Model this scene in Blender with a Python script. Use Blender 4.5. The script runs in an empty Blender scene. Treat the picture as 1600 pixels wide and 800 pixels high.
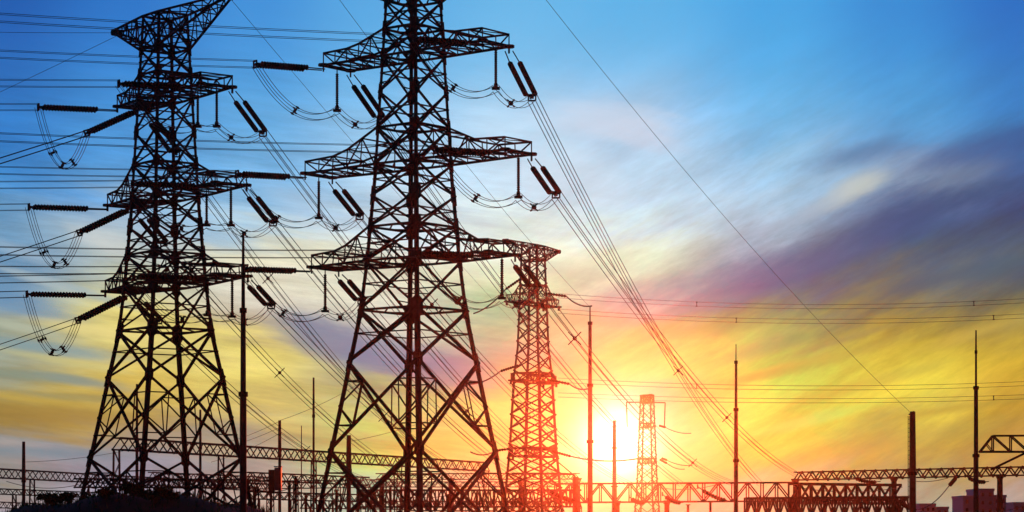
import bpy, math, random
from mathutils import Vector
random.seed(7)
R = math.radians
SC = bpy.context.scene
COL = SC.collection

# ------------------------------------------------------------------ camera
F, HY, CZ = 4000.0, 830.0, 2.0          # focal length in px of the 1600 px photo, horizon row, eye height
cam = bpy.data.cameras.new('camera')
cam.sensor_width = 36.0
cam.lens = 36.0 * F / 1600.0
cam.shift_y = (HY - 400.0) / 1600.0
cam.clip_start = 0.1
cam.clip_end = 12000
camo = bpy.data.objects.new('camera', cam)
camo.location = (0, 0, CZ)
camo.rotation_euler = (R(90), 0, 0)
COL.objects.link(camo)
SC.camera = camo


def P(px, py, Y):
    """point seen at photo pixel (px, py) at distance Y"""
    return Vector(((px - 800.0) / F * Y, Y, CZ + (HY - py) / F * Y))


# ------------------------------------------------------------------ light settings
SUN_PX, SUN_PY = 966.0, 692.0
SUN_AZ = math.atan((SUN_PX - 800) / F)
SUN_EL = math.atan((HY - SUN_PY) / F)
SUN_STRENGTH = 2.0
SUN_COLOR = (1.0, 0.065, 0.014)
HAZE_DENSITY = 0.000045
HAZE_G = 0.972

SC.view_settings.view_transform = 'Standard'
SC.view_settings.look = 'None'
SC.view_settings.exposure = 0.0
SC.view_settings.gamma = 1.0
SC.view_settings.use_curve_mapping = False

sl = bpy.data.lights.new('sun', 'SUN')
sl.energy = SUN_STRENGTH
sl.color = SUN_COLOR
sl.angle = R(0.5)
so = bpy.data.objects.new('sun', sl)
COL.objects.link(so)
sd = Vector((math.sin(SUN_AZ) * math.cos(SUN_EL), math.cos(SUN_AZ) * math.cos(SUN_EL), math.sin(SUN_EL)))
so.rotation_euler = sd.to_track_quat('Z', 'Y').to_euler()
so.location = sd * 900


def lin(h):
    h = h.lstrip('#')
    out = []
    for k in (0, 2, 4):
        c = int(h[k:k + 2], 16) / 255.0
        out.append(c / 12.92 if c <= 0.04045 else ((c + 0.055) / 1.055) ** 2.4)
    return (*out, 1.0)


def clear_air(c, px, py):
    """colour of the sky beyond the haze: the air in front of it adds its own warm glow"""
    th = math.hypot(px - SUN_PX, py - SUN_PY) / F
    d = 1 + HAZE_G ** 2 - 2 * HAZE_G * math.cos(th)
    ph = (1 - HAZE_G ** 2) / (4 * math.pi * d ** 1.5)
    path = min(1500.0, 47.0 / max((HY - py) / F, 0.02))
    g = 0.9 * HAZE_DENSITY * path * ph * SUN_STRENGTH
    return tuple(max(c[k] - g * SUN_COLOR[k], 0.12 * c[k]) for k in range(3)) + (1.0,)


# ------------------------------------------------------------------ sky (world)
SKY = {  # azimuth station (photo px) -> [(row, colour)]
    0: '0:1c58ac 100:2768ba 200:307ac6 300:3a86ca 350:6298c6 400:78a4c6 450:6292bc 500:7e98aa 530:a2a48a 560:8f9c92 600:a29258 640:a8883c 680:a0844a 710:838a90 740:a08c84 770:b2a5aa 800:a59fae',
    200: '0:2a72c6 100:3582d0 200:4894d8 300:5c9ed8 350:a0b8cc 400:c0ccce 450:b4bdb2 500:e0d58c 530:ecd87a 560:d2c27a 600:d6b95a 640:c4a04a 680:a68e6e 710:8e8c98 740:9690a6 770:b4aac0 800:a8a0b4',
    400: '0:3f8ed8 100:4c9ade 200:5ca6e0 300:86b9e0 350:a8c4d8 400:e8deb4 450:dcd8ca 480:d5c8b4 510:c2b09a 540:dfc87a 580:efda76 620:dfc46c 650:c9ac70 690:a8968c 720:a58f8a 750:c8a898 800:c8b0a4',
    600: '0:58a6e2 100:66b0e6 200:8cc2ec 300:bcd6ec 350:dde4e4 400:f0e8c8 450:e9e1cc 500:cbbcb0 550:9a8c9e 580:a6929a 620:d6b47a 660:e8ca6c 700:f0d668 730:ebd27c 760:dcc49a 800:d8bca8',
    800: '0:66b4e8 100:7abeec 150:a4ceee 200:bcd8f0 300:cfe0f1 350:e8ecec 400:f9f1cc 450:f4e4b4 500:e4cc94 550:c0a08e 590:d8b874 640:f4e074 700:fde974 750:fbe484 800:f0cca0',
    1000: '0:5cb0e8 100:70b9ea 180:b4d0ec 220:b4d0ec 300:c4daf0 350:d8e4ec 380:f4eec8 430:e2cab0 460:c49c98 490:dab07c 530:f2cc74 580:fde66c 640:fff0a0 700:fff0a0 750:fbe07c 800:f5c890',
    1200: '0:47a2e4 100:53aae6 200:78bbea 300:b0cee8 340:b4c4d8 380:a8a4b4 420:7a6a8c 460:8c7084 490:b48c60 520:d8ac62 560:ecc658 600:fada5c 650:fce25a 700:f8d854 750:e8bc64 800:e8b890',
    1400: '0:388ad4 100:4092d8 180:54a0da 230:6098cc 260:7088b0 290:8c9cb4 320:5c6892 360:485284 400:525a7c 440:686270 480:8c7450 520:bc963c 560:e2bf44 600:f4d44c 640:f8d84c 680:dcae4c 720:cc9c54 750:c8a078 800:c0a498',
    1600: '0:2a6cc2 100:3078c6 180:3c82c6 220:3a6ca8 260:405a92 300:4a5a8a 330:3a4a80 360:4a5676 400:525c6e 440:68685c 480:8a7a48 520:aa9046 560:c4a238 600:d4ac36 640:cf9f38 680:c09044 720:b88c58 760:b89a88 800:b0a0a0',
}
world = bpy.data.worlds.new('World')
SC.world = world
world.use_nodes = True
wt = world.node_tree
wt.nodes.clear()
N = wt.nodes.new
L = wt.links.new


def sock(x, inp):
    if isinstance(x, (int, float)):
        inp.default_value = x
    else:
        L(x, inp)


def M(op, a, b=0.0, c=0.0, clamp=False):
    n = N('ShaderNodeMath')
    n.operation = op
    n.use_clamp = clamp
    sock(a, n.inputs[0]); sock(b, n.inputs[1]); sock(c, n.inputs[2])
    return n.outputs[0]


def comb(x, y, z):
    n = N('ShaderNodeCombineXYZ')
    sock(x, n.inputs[0]); sock(y, n.inputs[1]); sock(z, n.inputs[2])
    return n.outputs[0]


def noise(vec, scale, detail=4.0, rough=0.5, dist=0.0):
    n = N('ShaderNodeTexNoise')
    n.noise_dimensions = '3D'
    L(vec, n.inputs['Vector'])
    n.inputs['Scale'].default_value = scale
    n.inputs['Detail'].default_value = detail
    n.inputs['Roughness'].default_value = rough
    n.inputs['Distortion'].default_value = dist
    return n.outputs['Fac']


def smooth(x, a, b):
    n = N('ShaderNodeMapRange')
    n.interpolation_type = 'SMOOTHSTEP'
    sock(x, n.inputs[0])
    n.inputs[1].default_value = a; n.inputs[2].default_value = b
    return n.outputs[0]


def mixc(f, a, b, mode='MIX'):
    n = N('ShaderNodeMix')
    n.data_type = 'RGBA'
    n.blend_type = mode
    sock(f, n.inputs[0])
    for x, i in ((a, 6), (b, 7)):
        if isinstance(x, tuple):
            n.inputs[i].default_value = x
        else:
            L(x, n.inputs[i])
    return n.outputs[2]


tc = N('ShaderNodeTexCoord')
sep = N('ShaderNodeSeparateXYZ')
L(tc.outputs['Generated'], sep.inputs[0])
dx, dy, dz = sep.outputs
az = M('ARCTAN2', dx, dy)
el = M('ARCTAN2', dz, M('SQRT', M('ADD', M('MULTIPLY', dx, dx), M('MULTIPLY', dy, dy))))
# s: azimuth in units of 1000 photo px from the view axis; t: elevation, same unit
s = M('MULTIPLY', M('TANGENT', M('MINIMUM', M('MAXIMUM', az, -1.2), 1.2)), F / 1000)
t = M('MULTIPLY', M('TANGENT', M('MINIMUM', M('MAXIMUM', el, -1.3), 1.3)), F / 1000)


def streak(angle, sx, sy, seed):
    """wind-drawn coordinates: long along a direction tilted by angle, narrow across it"""
    c, sn = math.cos(R(angle)), math.sin(R(angle))
    u = M('ADD', M('MULTIPLY', s, c), M('MULTIPLY', t, sn))
    v = M('SUBTRACT', M('MULTIPLY', t, c), M('MULTIPLY', s, sn))
    return comb(M('MULTIPLY', u, sx), M('MULTIPLY', v, sy), seed)


rightw = smooth(s, -0.25, 0.35)
nl = noise(streak(-8, 1.8, 11.0, 3.1), 1.0, 7, 0.62)
nr = noise(streak(24, 2.0, 7.5, 8.4), 1.0, 7, 0.62)
nmix = M('ADD', M('MULTIPLY', nr, rightw), M('MULTIPLY', nl, M('SUBTRACT', 1.0, rightw)))
puff = noise(comb(M('MULTIPLY', s, 2.4), M('MULTIPLY', t, 3.2), 1.7), 1.0, 5, 0.5, 0.3)
lowsky = smooth(t, 0.85, 0.45)
warp = M('MULTIPLY', M('SUBTRACT', nmix, 0.5), M('ADD', M('MULTIPLY', lowsky, 0.25), 0.02))
warp2 = M('MULTIPLY', M('SUBTRACT', puff, 0.5), 0.05)
row = M('MULTIPLY', M('SUBTRACT', HY / 1000, M('ADD', M('ADD', t, warp), warp2)), 1.0 / 0.8)   # 0 at photo top, 1 at bottom
swarp = M('ADD', s, M('MULTIPLY', M('SUBTRACT', puff, 0.5), 0.10))

cols = []
for px in sorted(SKY):
    r_ = N('ShaderNodeValToRGB')
    cr = r_.color_ramp
    cr.interpolation = 'B_SPLINE'
    st = [(float(a.split(':')[0]) / 800, clear_air(lin(a.split(':')[1]), px, float(a.split(':')[0]))) for a in SKY[px].split()]
    while len(cr.elements) < len(st):
        cr.elements.new(0.5)
    for e, (p_, c_) in zip(cr.elements, st):
        e.position = min(p_, 1.0)
    for e, (p_, c_) in zip(cr.elements, st):
        e.color = c_
    L(row, r_.inputs[0])
    cols.append(r_.outputs[0])
skyc = cols[0]
for i in range(1, 9):
    a = (-0.8 + 0.2 * (i - 1))
    skyc = mixc(smooth(swarp, a, a + 0.2), skyc, cols[i])

# thin drawn-out cloud texture on top of the gradient
fine_l = noise(streak(-6, 3.0, 24.0, 5.0), 1.0, 9, 0.68)
fine_r = noise(streak(27, 3.6, 15.0, 12.0), 1.0, 9, 0.68)
fine = M('ADD', M('MULTIPLY', fine_r, rightw), M('MULTIPLY', fine_l, M('SUBTRACT', 1.0, rightw)))
gain = M('ADD', 1.0, M('MULTIPLY', M('SUBTRACT', fine, 0.5), M('ADD', M('MULTIPLY', lowsky, 1.5), 0.06)))
skyc = mixc(1.0, skyc, comb(gain, gain, gain), 'MULTIPLY')


edge_r = noise(streak(25, 4.5, 11.0, 31.0), 1.0, 9, 0.66)
edge_l = noise(streak(-9, 4.0, 18.0, 47.0), 1.0, 9, 0.66)
edge_m = noise(streak(-22, 4.5, 10.0, 53.0), 1.0, 8, 0.62)


def blob(cx, cy, rx, ry, ang, seed, soft=1.7):
    """one cloud at photo direction (cx, cy): a ragged elliptical mask"""
    s0, t0 = (cx - 800) / 1000, (HY - cy) / 1000
    c, sn = math.cos(R(ang)), math.sin(R(ang))
    a = M('SUBTRACT', s, s0); b = M('SUBTRACT', t, t0)
    u = M('DIVIDE', M('ADD', M('MULTIPLY', a, c), M('MULTIPLY', b, sn)), rx / 1000)
    v = M('DIVIDE', M('SUBTRACT', M('MULTIPLY', b, c), M('MULTIPLY', a, sn)), ry / 1000)
    d = M('SQRT', M('ADD', M('MULTIPLY', u, u), M('MULTIPLY', v, v)))
    nz = edge_r if ang > 4 else edge_m if ang < -17 else edge_l
    d = M('ADD', d, M('MULTIPLY', M('SUBTRACT', nz, 0.5), soft))
    return smooth(d, 1.15, 0.15)


CLOUDS = [  # cx, cy, rx, ry, tilt, colour, opacity
    (950, 185, 130, 38, -6, '#d6dcec', 0.55),
    (1010, 215, 70, 30, -15, '#d2d2e2', 0.4),
    (880, 270, 130, 60, -20, '#dbe6f2', 0.45),
    (1335, 300, 75, 24, 27, '#cfcdbd', 0.7),
    (1290, 322, 70, 18, 27, '#b9c3d0', 0.5),
    (1345, 245, 110, 22, 14, '#52719f', 0.5),
    (1560, 235, 170, 26, 14, '#3c568f', 0.55),
    (1530, 312, 260, 24, 12, '#384a78', 0.6),
    (1340, 378, 190, 36, 22, '#444e7e', 0.55),
    (1180, 432, 170, 34, 14, '#7e648c', 0.55),
    (1040, 455, 120, 26, 6, '#b98f9a', 0.5),
    (1100, 515, 110, 16, 8, '#d79c5e', 0.45),
    (1300, 560, 240, 14, 14, '#d5a04a', 0.45),
    (1410, 690, 200, 22, 10, '#cc9850', 0.5),
    (530, 535, 130, 42, -20, '#82799c', 0.8),
    (690, 582, 130, 42, -12, '#977f9c', 0.65),
    (160, 385, 90, 26, -22, '#d6d6d0', 0.55),
    (20, 475, 120, 26, -14, '#5e8cb6', 0.7),
    (50, 440, 120, 10, -14, '#b4c4c8', 0.6),
    (300, 350, 120, 30, -24, '#9ec0d8', 0.5),
    (70, 548, 170, 15, -8, '#7596a4', 0.75),
    (60, 592, 170, 11, -5, '#808f80', 0.65),
    (250, 690, 130, 26, -4, '#8f8490', 0.5),
    (150, 520, 120, 12, -8, '#ecd98a', 0.6),
    (90, 655, 170, 18, -3, '#a8833a', 0.6),
    (60, 708, 160, 13, -3, '#718898', 0.7),
    (480, 330, 120, 30, -30, '#b9d0e6', 0.35),
    (1480, 290, 120, 12, 14, '#6b7896', 0.5),
    (1360, 600, 140, 12, 14, '#d8b04a', 0.5),
    (1260, 660, 130, 12, 14, '#ffe870', 0.5),
    (1540, 520, 130, 14, 16, '#d2b050', 0.5),
    (1200, 545, 120, 14, 16, '#cf9f62', 0.5),
    (1090, 480, 110, 12, 12, '#b98c8e', 0.45),
    (110, 570, 140, 9, -9, '#c9c080', 0.6),
    (40, 520, 90, 10, -12, '#b8bfa8', 0.6),
    (130, 600, 110, 10, -9, '#7f8f90', 0.55),
    (40, 625, 120, 9, -7, '#c8a748', 0.55),
    (60, 685, 140, 8, -7, '#a58650', 0.55),
    (1230, 350, 110, 14, 20, '#a9aec0', 0.5),
    (1480, 440, 190, 20, 12, '#565e70', 0.6),
    (1330, 530, 150, 9, 16, '#b08a58', 0.5),
    (1180, 590, 120, 9, 10, '#dca850', 0.45),
    (1500, 640, 150, 9, 8, '#b8923c', 0.5),
    (130, 625, 130, 8, -4, '#8a8460', 0.5),
    (30, 400, 90, 14, -16, '#a9bccb', 0.5),
    (160, 470, 90, 10, -16, '#93a9b4', 0.5),
    (870, 420, 90, 16, -8, '#e6cdb4', 0.45),
    (930, 500, 90, 12, -4, '#dcae84', 0.4),
]
for k, (cx, cy, rx, ry, ang, hexc, op) in enumerate(CLOUDS):
    skyc = mixc(M('MULTIPLY', blob(cx, cy, rx, ry, ang, 20.0 + 3 * k), op), skyc, clear_air(lin(hexc), cx, cy))

# glow of the low sun in the sky
a = M('SUBTRACT', s, (SUN_PX - 800) / 1000); b = M('SUBTRACT', t, (HY - SUN_PY) / 1000)
r2 = M('ADD', M('MULTIPLY', a, a), M('MULTIPLY', M('MULTIPLY', b, b), 0.9))
g1 = M('POWER', 2.71828, M('MULTIPLY', r2, -1.0 / (0.05 ** 2)))
g2 = M('POWER', 2.71828, M('MULTIPLY', r2, -1.0 / (0.15 ** 2)))
glow = mixc(1.0, mixc(g1, (0, 0, 0, 1), (1.6, 1.5, 1.35, 1)), mixc(g2, (0, 0, 0, 1), (0.26, 0.36, 0.18, 1)), 'ADD')
skyc = mixc(1.0, skyc, glow, 'ADD')
# dusk side of the sky, behind the viewer, is dim; below the horizon darker still
front = M('ADD', 0.055, M('MULTIPLY', smooth(dy, 0.1, 0.9), 0.945))
down = M('ADD', 0.08, M('MULTIPLY', smooth(dz, -0.05, -0.005), 0.92))
dim = M('MULTIPLY', front, down)
skyc = mixc(1.0, skyc, comb(dim, dim, dim), 'MULTIPLY')
bg1 = N('ShaderNodeBackground')
L(skyc, bg1.inputs[0])
bg1.inputs[1].default_value = 1.0
nis = N('ShaderNodeTexSky')
nis.sky_type = 'NISHITA'
nis.sun_disc = False
nis.sun_elevation = SUN_EL
nis.sun_rotation = SUN_AZ
bg2 = N('ShaderNodeBackground')
L(nis.outputs[0], bg2.inputs[0])
bg2.inputs[1].default_value = 0.0015
adds = N('ShaderNodeAddShader')
L(bg1.outputs[0], adds.inputs[0]); L(bg2.outputs[0], adds.inputs[1])
wo = N('ShaderNodeOutputWorld')
L(adds.outputs[0], wo.inputs[0])
world.cycles.sampling_method = 'MANUAL'
world.cycles.sample_map_resolution = 1024
SC.cycles.use_denoising = True
SC.cycles.volume_bounces = 0
SC.cycles.max_bounces = 2


# ------------------------------------------------------------------ materials
def mat(name, c1, c2, scale=3.0, rough=0.7, metallic=0.0, bump=0.0):
    m = bpy.data.materials.new(name)
    m.use_nodes = True
    nt = m.node_tree
    b = nt.nodes['Principled BSDF']
    b.inputs['Roughness'].default_value = rough
    b.inputs['Metallic'].default_value = metallic
    b.inputs['Specular IOR Level'].default_value = 0.12
    tcn = nt.nodes.new('ShaderNodeTexCoord')
    nz = nt.nodes.new('ShaderNodeTexNoise')
    nz.inputs['Scale'].default_value = scale
    nz.inputs['Detail'].default_value = 6
    nt.links.new(tcn.outputs['Object'], nz.inputs['Vector'])
    rp = nt.nodes.new('ShaderNodeValToRGB')
    rp.color_ramp.elements[0].position = 0.35
    rp.color_ramp.elements[1].position = 0.65
    rp.color_ramp.elements[0].color = (*c1, 1)
    rp.color_ramp.elements[1].color = (*c2, 1)
    nt.links.new(nz.outputs[0], rp.inputs[0])
    nt.links.new(rp.outputs[0], b.inputs['Base Color'])
    if bump:
        bp = nt.nodes.new('ShaderNodeBump')
        bp.inputs['Strength'].default_value = bump
        nt.links.new(nz.outputs[0], bp.inputs['Height'])
        nt.links.new(bp.outputs[0], b.inputs['Normal'])
    return m


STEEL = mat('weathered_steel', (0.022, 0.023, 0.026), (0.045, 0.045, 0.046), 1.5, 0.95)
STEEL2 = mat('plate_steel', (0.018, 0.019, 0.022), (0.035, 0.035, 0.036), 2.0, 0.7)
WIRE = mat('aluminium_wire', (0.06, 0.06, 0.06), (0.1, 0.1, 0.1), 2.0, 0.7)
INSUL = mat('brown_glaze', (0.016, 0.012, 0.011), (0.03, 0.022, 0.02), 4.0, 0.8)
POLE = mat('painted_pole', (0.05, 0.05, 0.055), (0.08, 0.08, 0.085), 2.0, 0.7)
CONC = mat('concrete', (0.22, 0.21, 0.2), (0.32, 0.31, 0.29), 1.2, 0.9)
CAB = mat('cabinet_paint', (0.018, 0.05, 0.1), (0.03, 0.075, 0.14), 1.2, 0.5)
CABD = mat('cabinet_dark', (0.02, 0.02, 0.024), (0.035, 0.035, 0.04), 1.2, 0.6)
GROUND = mat('gravel_and_grass', (0.05, 0.055, 0.035), (0.12, 0.105, 0.08), 0.25, 0.95, 0, 0.3)
EARTH = mat('red_earth', (0.05, 0.035, 0.02), (0.16, 0.055, 0.04), 0.16, 0.95, 0, 0.4)
GRASS = mat('grass', (0.03, 0.055, 0.015), (0.06, 0.1, 0.025), 0.8, 0.9)
LEAF = mat('leaf', (0.025, 0.045, 0.015), (0.06, 0.09, 0.025), 1.5, 0.85)
BARK = mat('bark', (0.05, 0.04, 0.03), (0.09, 0.07, 0.05), 6.0, 0.95)
BWALL = mat('city_wall', (0.46, 0.54, 0.60), (0.55, 0.62, 0.68), 0.02, 0.85)
BGLASS = mat('city_glass', (0.05, 0.065, 0.085), (0.09, 0.11, 0.13), 0.05, 0.25)


# ------------------------------------------------------------------ mesh collector
class MB:
    def __init__(self):
        self.v, self.f = [], []

    def frame(self, a, b):
        d = (b - a).normalized()
        up = Vector((0, 0, 1)) if abs(d.z) < 0.95 else Vector((1, 0, 0))
        x = d.cross(up).normalized()
        return d, x, x.cross(d).normalized()

    def bar(self, a, b, w, h=None):
        a, b = Vector(a), Vector(b)
        if (b - a).length < 1e-4:
            return self
        h = h or w
        _, x, y = self.frame(a, b)
        i = len(self.v)
        for p in (a, b):
            for sx, sy in ((-1, -1), (1, -1), (1, 1), (-1, 1)):
                self.v.append(p + x * (sx * w / 2) + y * (sy * h / 2))
        self.f += [(i, i + 3, i + 2, i + 1), (i + 4, i + 5, i + 6, i + 7)]
        for k in range(4):
            k2 = (k + 1) % 4
            self.f.append((i + k, i + k2, i + 4 + k2, i + 4 + k))
        return self

    def angle(self, a, b, w, t, inx, iny):
        """steel angle section along a-b, its heel on the line, flanges towards inx and iny"""
        a, b = Vector(a), Vector(b)
        d = (b - a).normalized()
        x = (inx - d * inx.dot(d)).normalized()
        y = (iny - d * iny.dot(d)).normalized()
        prof = [(0, 0), (w, 0), (w, t), (t, t), (t, w), (0, w)]
        i = len(self.v)
        for p in (a, b):
            for u, v in prof:
                self.v.append(p + x * u + y * v)
        n = 6
        self.f += [tuple(i + k for k in (0, 1, 2, 3)), tuple(i + k for k in (0, 3, 4, 5)),
                   tuple(i + n + k for k in (3, 2, 1, 0)), tuple(i + n + k for k in (5, 4, 3, 0))]
        for k in range(n):
            k2 = (k + 1) % n
            self.f.append((i + k2, i + k, i + n + k, i + n + k2))
        return self

    def tube(self, pts, r, n=6, caps=True):
        pts = [Vector(p) for p in pts]
        rs = r if isinstance(r, (list, tuple)) else [r] * len(pts)
        i0 = len(self.v)
        for k, p in enumerate(pts):
            q0, q1 = pts[max(k - 1, 0)], pts[min(k + 1, len(pts) - 1)]
            if (q1 - q0).length < 1e-6:
                q1 = q0 + Vector((0, 0, 1))
            _, x, y = self.frame(q0, q1)
            for j in range(n):
                an = 2 * math.pi * j / n
                self.v.append(p + x * (rs[k] * math.cos(an)) + y * (rs[k] * math.sin(an)))
        for k in range(len(pts) - 1):
            for j in range(n):
                j2 = (j + 1) % n
                self.f.append((i0 + k * n + j, i0 + k * n + j2, i0 + (k + 1) * n + j2, i0 + (k + 1) * n + j))
        if caps:
            self.f.append(tuple(i0 + j for j in reversed(range(n))))
            m = i0 + (len(pts) - 1) * n
            self.f.append(tuple(m + j for j in range(n)))
        return self

    def rod(self, a, b, r0, r1=None, n=10):
        return self.tube([a, b], [r0, r1 if r1 is not None else r0], n)

    def box(self, c, sx, sy, sz, rz=0.0):
        c = Vector(c)
        ca, sa = math.cos(rz), math.sin(rz)
        i = len(self.v)
        for z in (-1, 1):
            for x, y in ((-1, -1), (1, -1), (1, 1), (-1, 1)):
                X, Y = x * sx / 2, y * sy / 2
                self.v.append(c + Vector((X * ca - Y * sa, X * sa + Y * ca, z * sz / 2)))
        self.f += [(i, i + 3, i + 2, i + 1), (i + 4, i + 5, i + 6, i + 7)]
        for k in range(4):
            k2 = (k + 1) % 4
            self.f.append((i + k, i + k2, i + 4 + k2, i + 4 + k))
        return self

    def plate(self, c, nrm, size, t=0.06):
        """octagonal gusset plate"""
        c, nrm = Vector(c), Vector(nrm).normalized()
        return self.tube([c - nrm * t, c + nrm * t], size, 8)

    def build(self, name, m, parent=None, origin=None):
        me = bpy.data.meshes.new(name)
        o = Vector(origin) if origin is not None else (Vector(parent['_o']) if parent is not None and '_o' in parent else Vector())
        if parent is not None:
            o = world_of(parent)
        me.from_pydata([tuple(Vector(p) - o) for p in self.v], [], self.f)
        me.materials.append(m)
        ob = bpy.data.objects.new(name, me)
        COL.objects.link(ob)
        WO[ob.name] = o
        if parent is not None:
            ob.parent = parent
        else:
            ob.location = o
        return ob


WO = {}          # world position of each object's origin


def world_of(o):
    return WO.get(o.name, Vector())


def thing(name, label, cat, loc, group=None):
    o = bpy.data.objects.new(name, None)
    o.empty_display_size = 0.5
    COL.objects.link(o)
    o.location = loc
    WO[o.name] = Vector(loc)
    return tag(o, label, cat, group)


def tag(o, label, cat, group=None):
    o['label'] = label
    o['category'] = cat
    if group:
        o['group'] = group
    return o


def structure(o, kind='structure'):
    o['kind'] = kind
    return o


def dirv(al):
    return Vector((math.sin(R(al)), -math.cos(R(al)), 0))


# ------------------------------------------------------------------ ground, mound
def ground_sheet():
    b = MB()
    b.v = [Vector(p) for p in ((-1380, -60, 0), (1380, -60, 0), (1380, 1480, 0), (-1380, 1480, 0))]
    b.f = [(0, 1, 2, 3)]
    return structure(b.build('ground', GROUND, origin=(0, 0, 0)))


ground_sheet()


def hill_h(x, y):
    """height of the earth bank under the second pylon"""
    ux = (x + 31.0)
    prof = 4.5 * math.exp(-(ux / 14.5) ** 4) + 0.55 * math.exp(-((ux - 0.5) / 4.5) ** 2)
    prof *= math.exp(-((y - 214) / 15.0) ** 4)
    return prof + 0.25 * math.sin(x * 0.9 + y * 0.3) * math.exp(-((y - 214) / 15.0) ** 4) * math.exp(-(ux / 14.5) ** 4) - 0.05


def make_hill():
    b = MB()
    nx, ny = 60, 40
    for j in range(ny + 1):
        for i in range(nx + 1):
            x = -55 + 48 * i / nx
            y = 192 + 44 * j / ny
            b.v.append(Vector((x, y, hill_h(x, y))))
    for j in range(ny):
        for i in range(nx):
            k = j * (nx + 1) + i
            b.f.append((k, k + 1, k + nx + 2, k + nx + 1))
    o = b.build('hill', EARTH, origin=(0, 0, 0))
    for p in o.data.polygons:
        p.use_smooth = True
    return structure(o)


make_hill()


# ------------------------------------------------------------------ pylons
def leg_r(profile, z):
    for (z0, r0), (z1, r1) in zip(profile, profile[1:]):
        if z <= z1:
            return r0 + (r1 - r0) * (z - z0) / (z1 - z0)
    return profile[-1][1]


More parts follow.
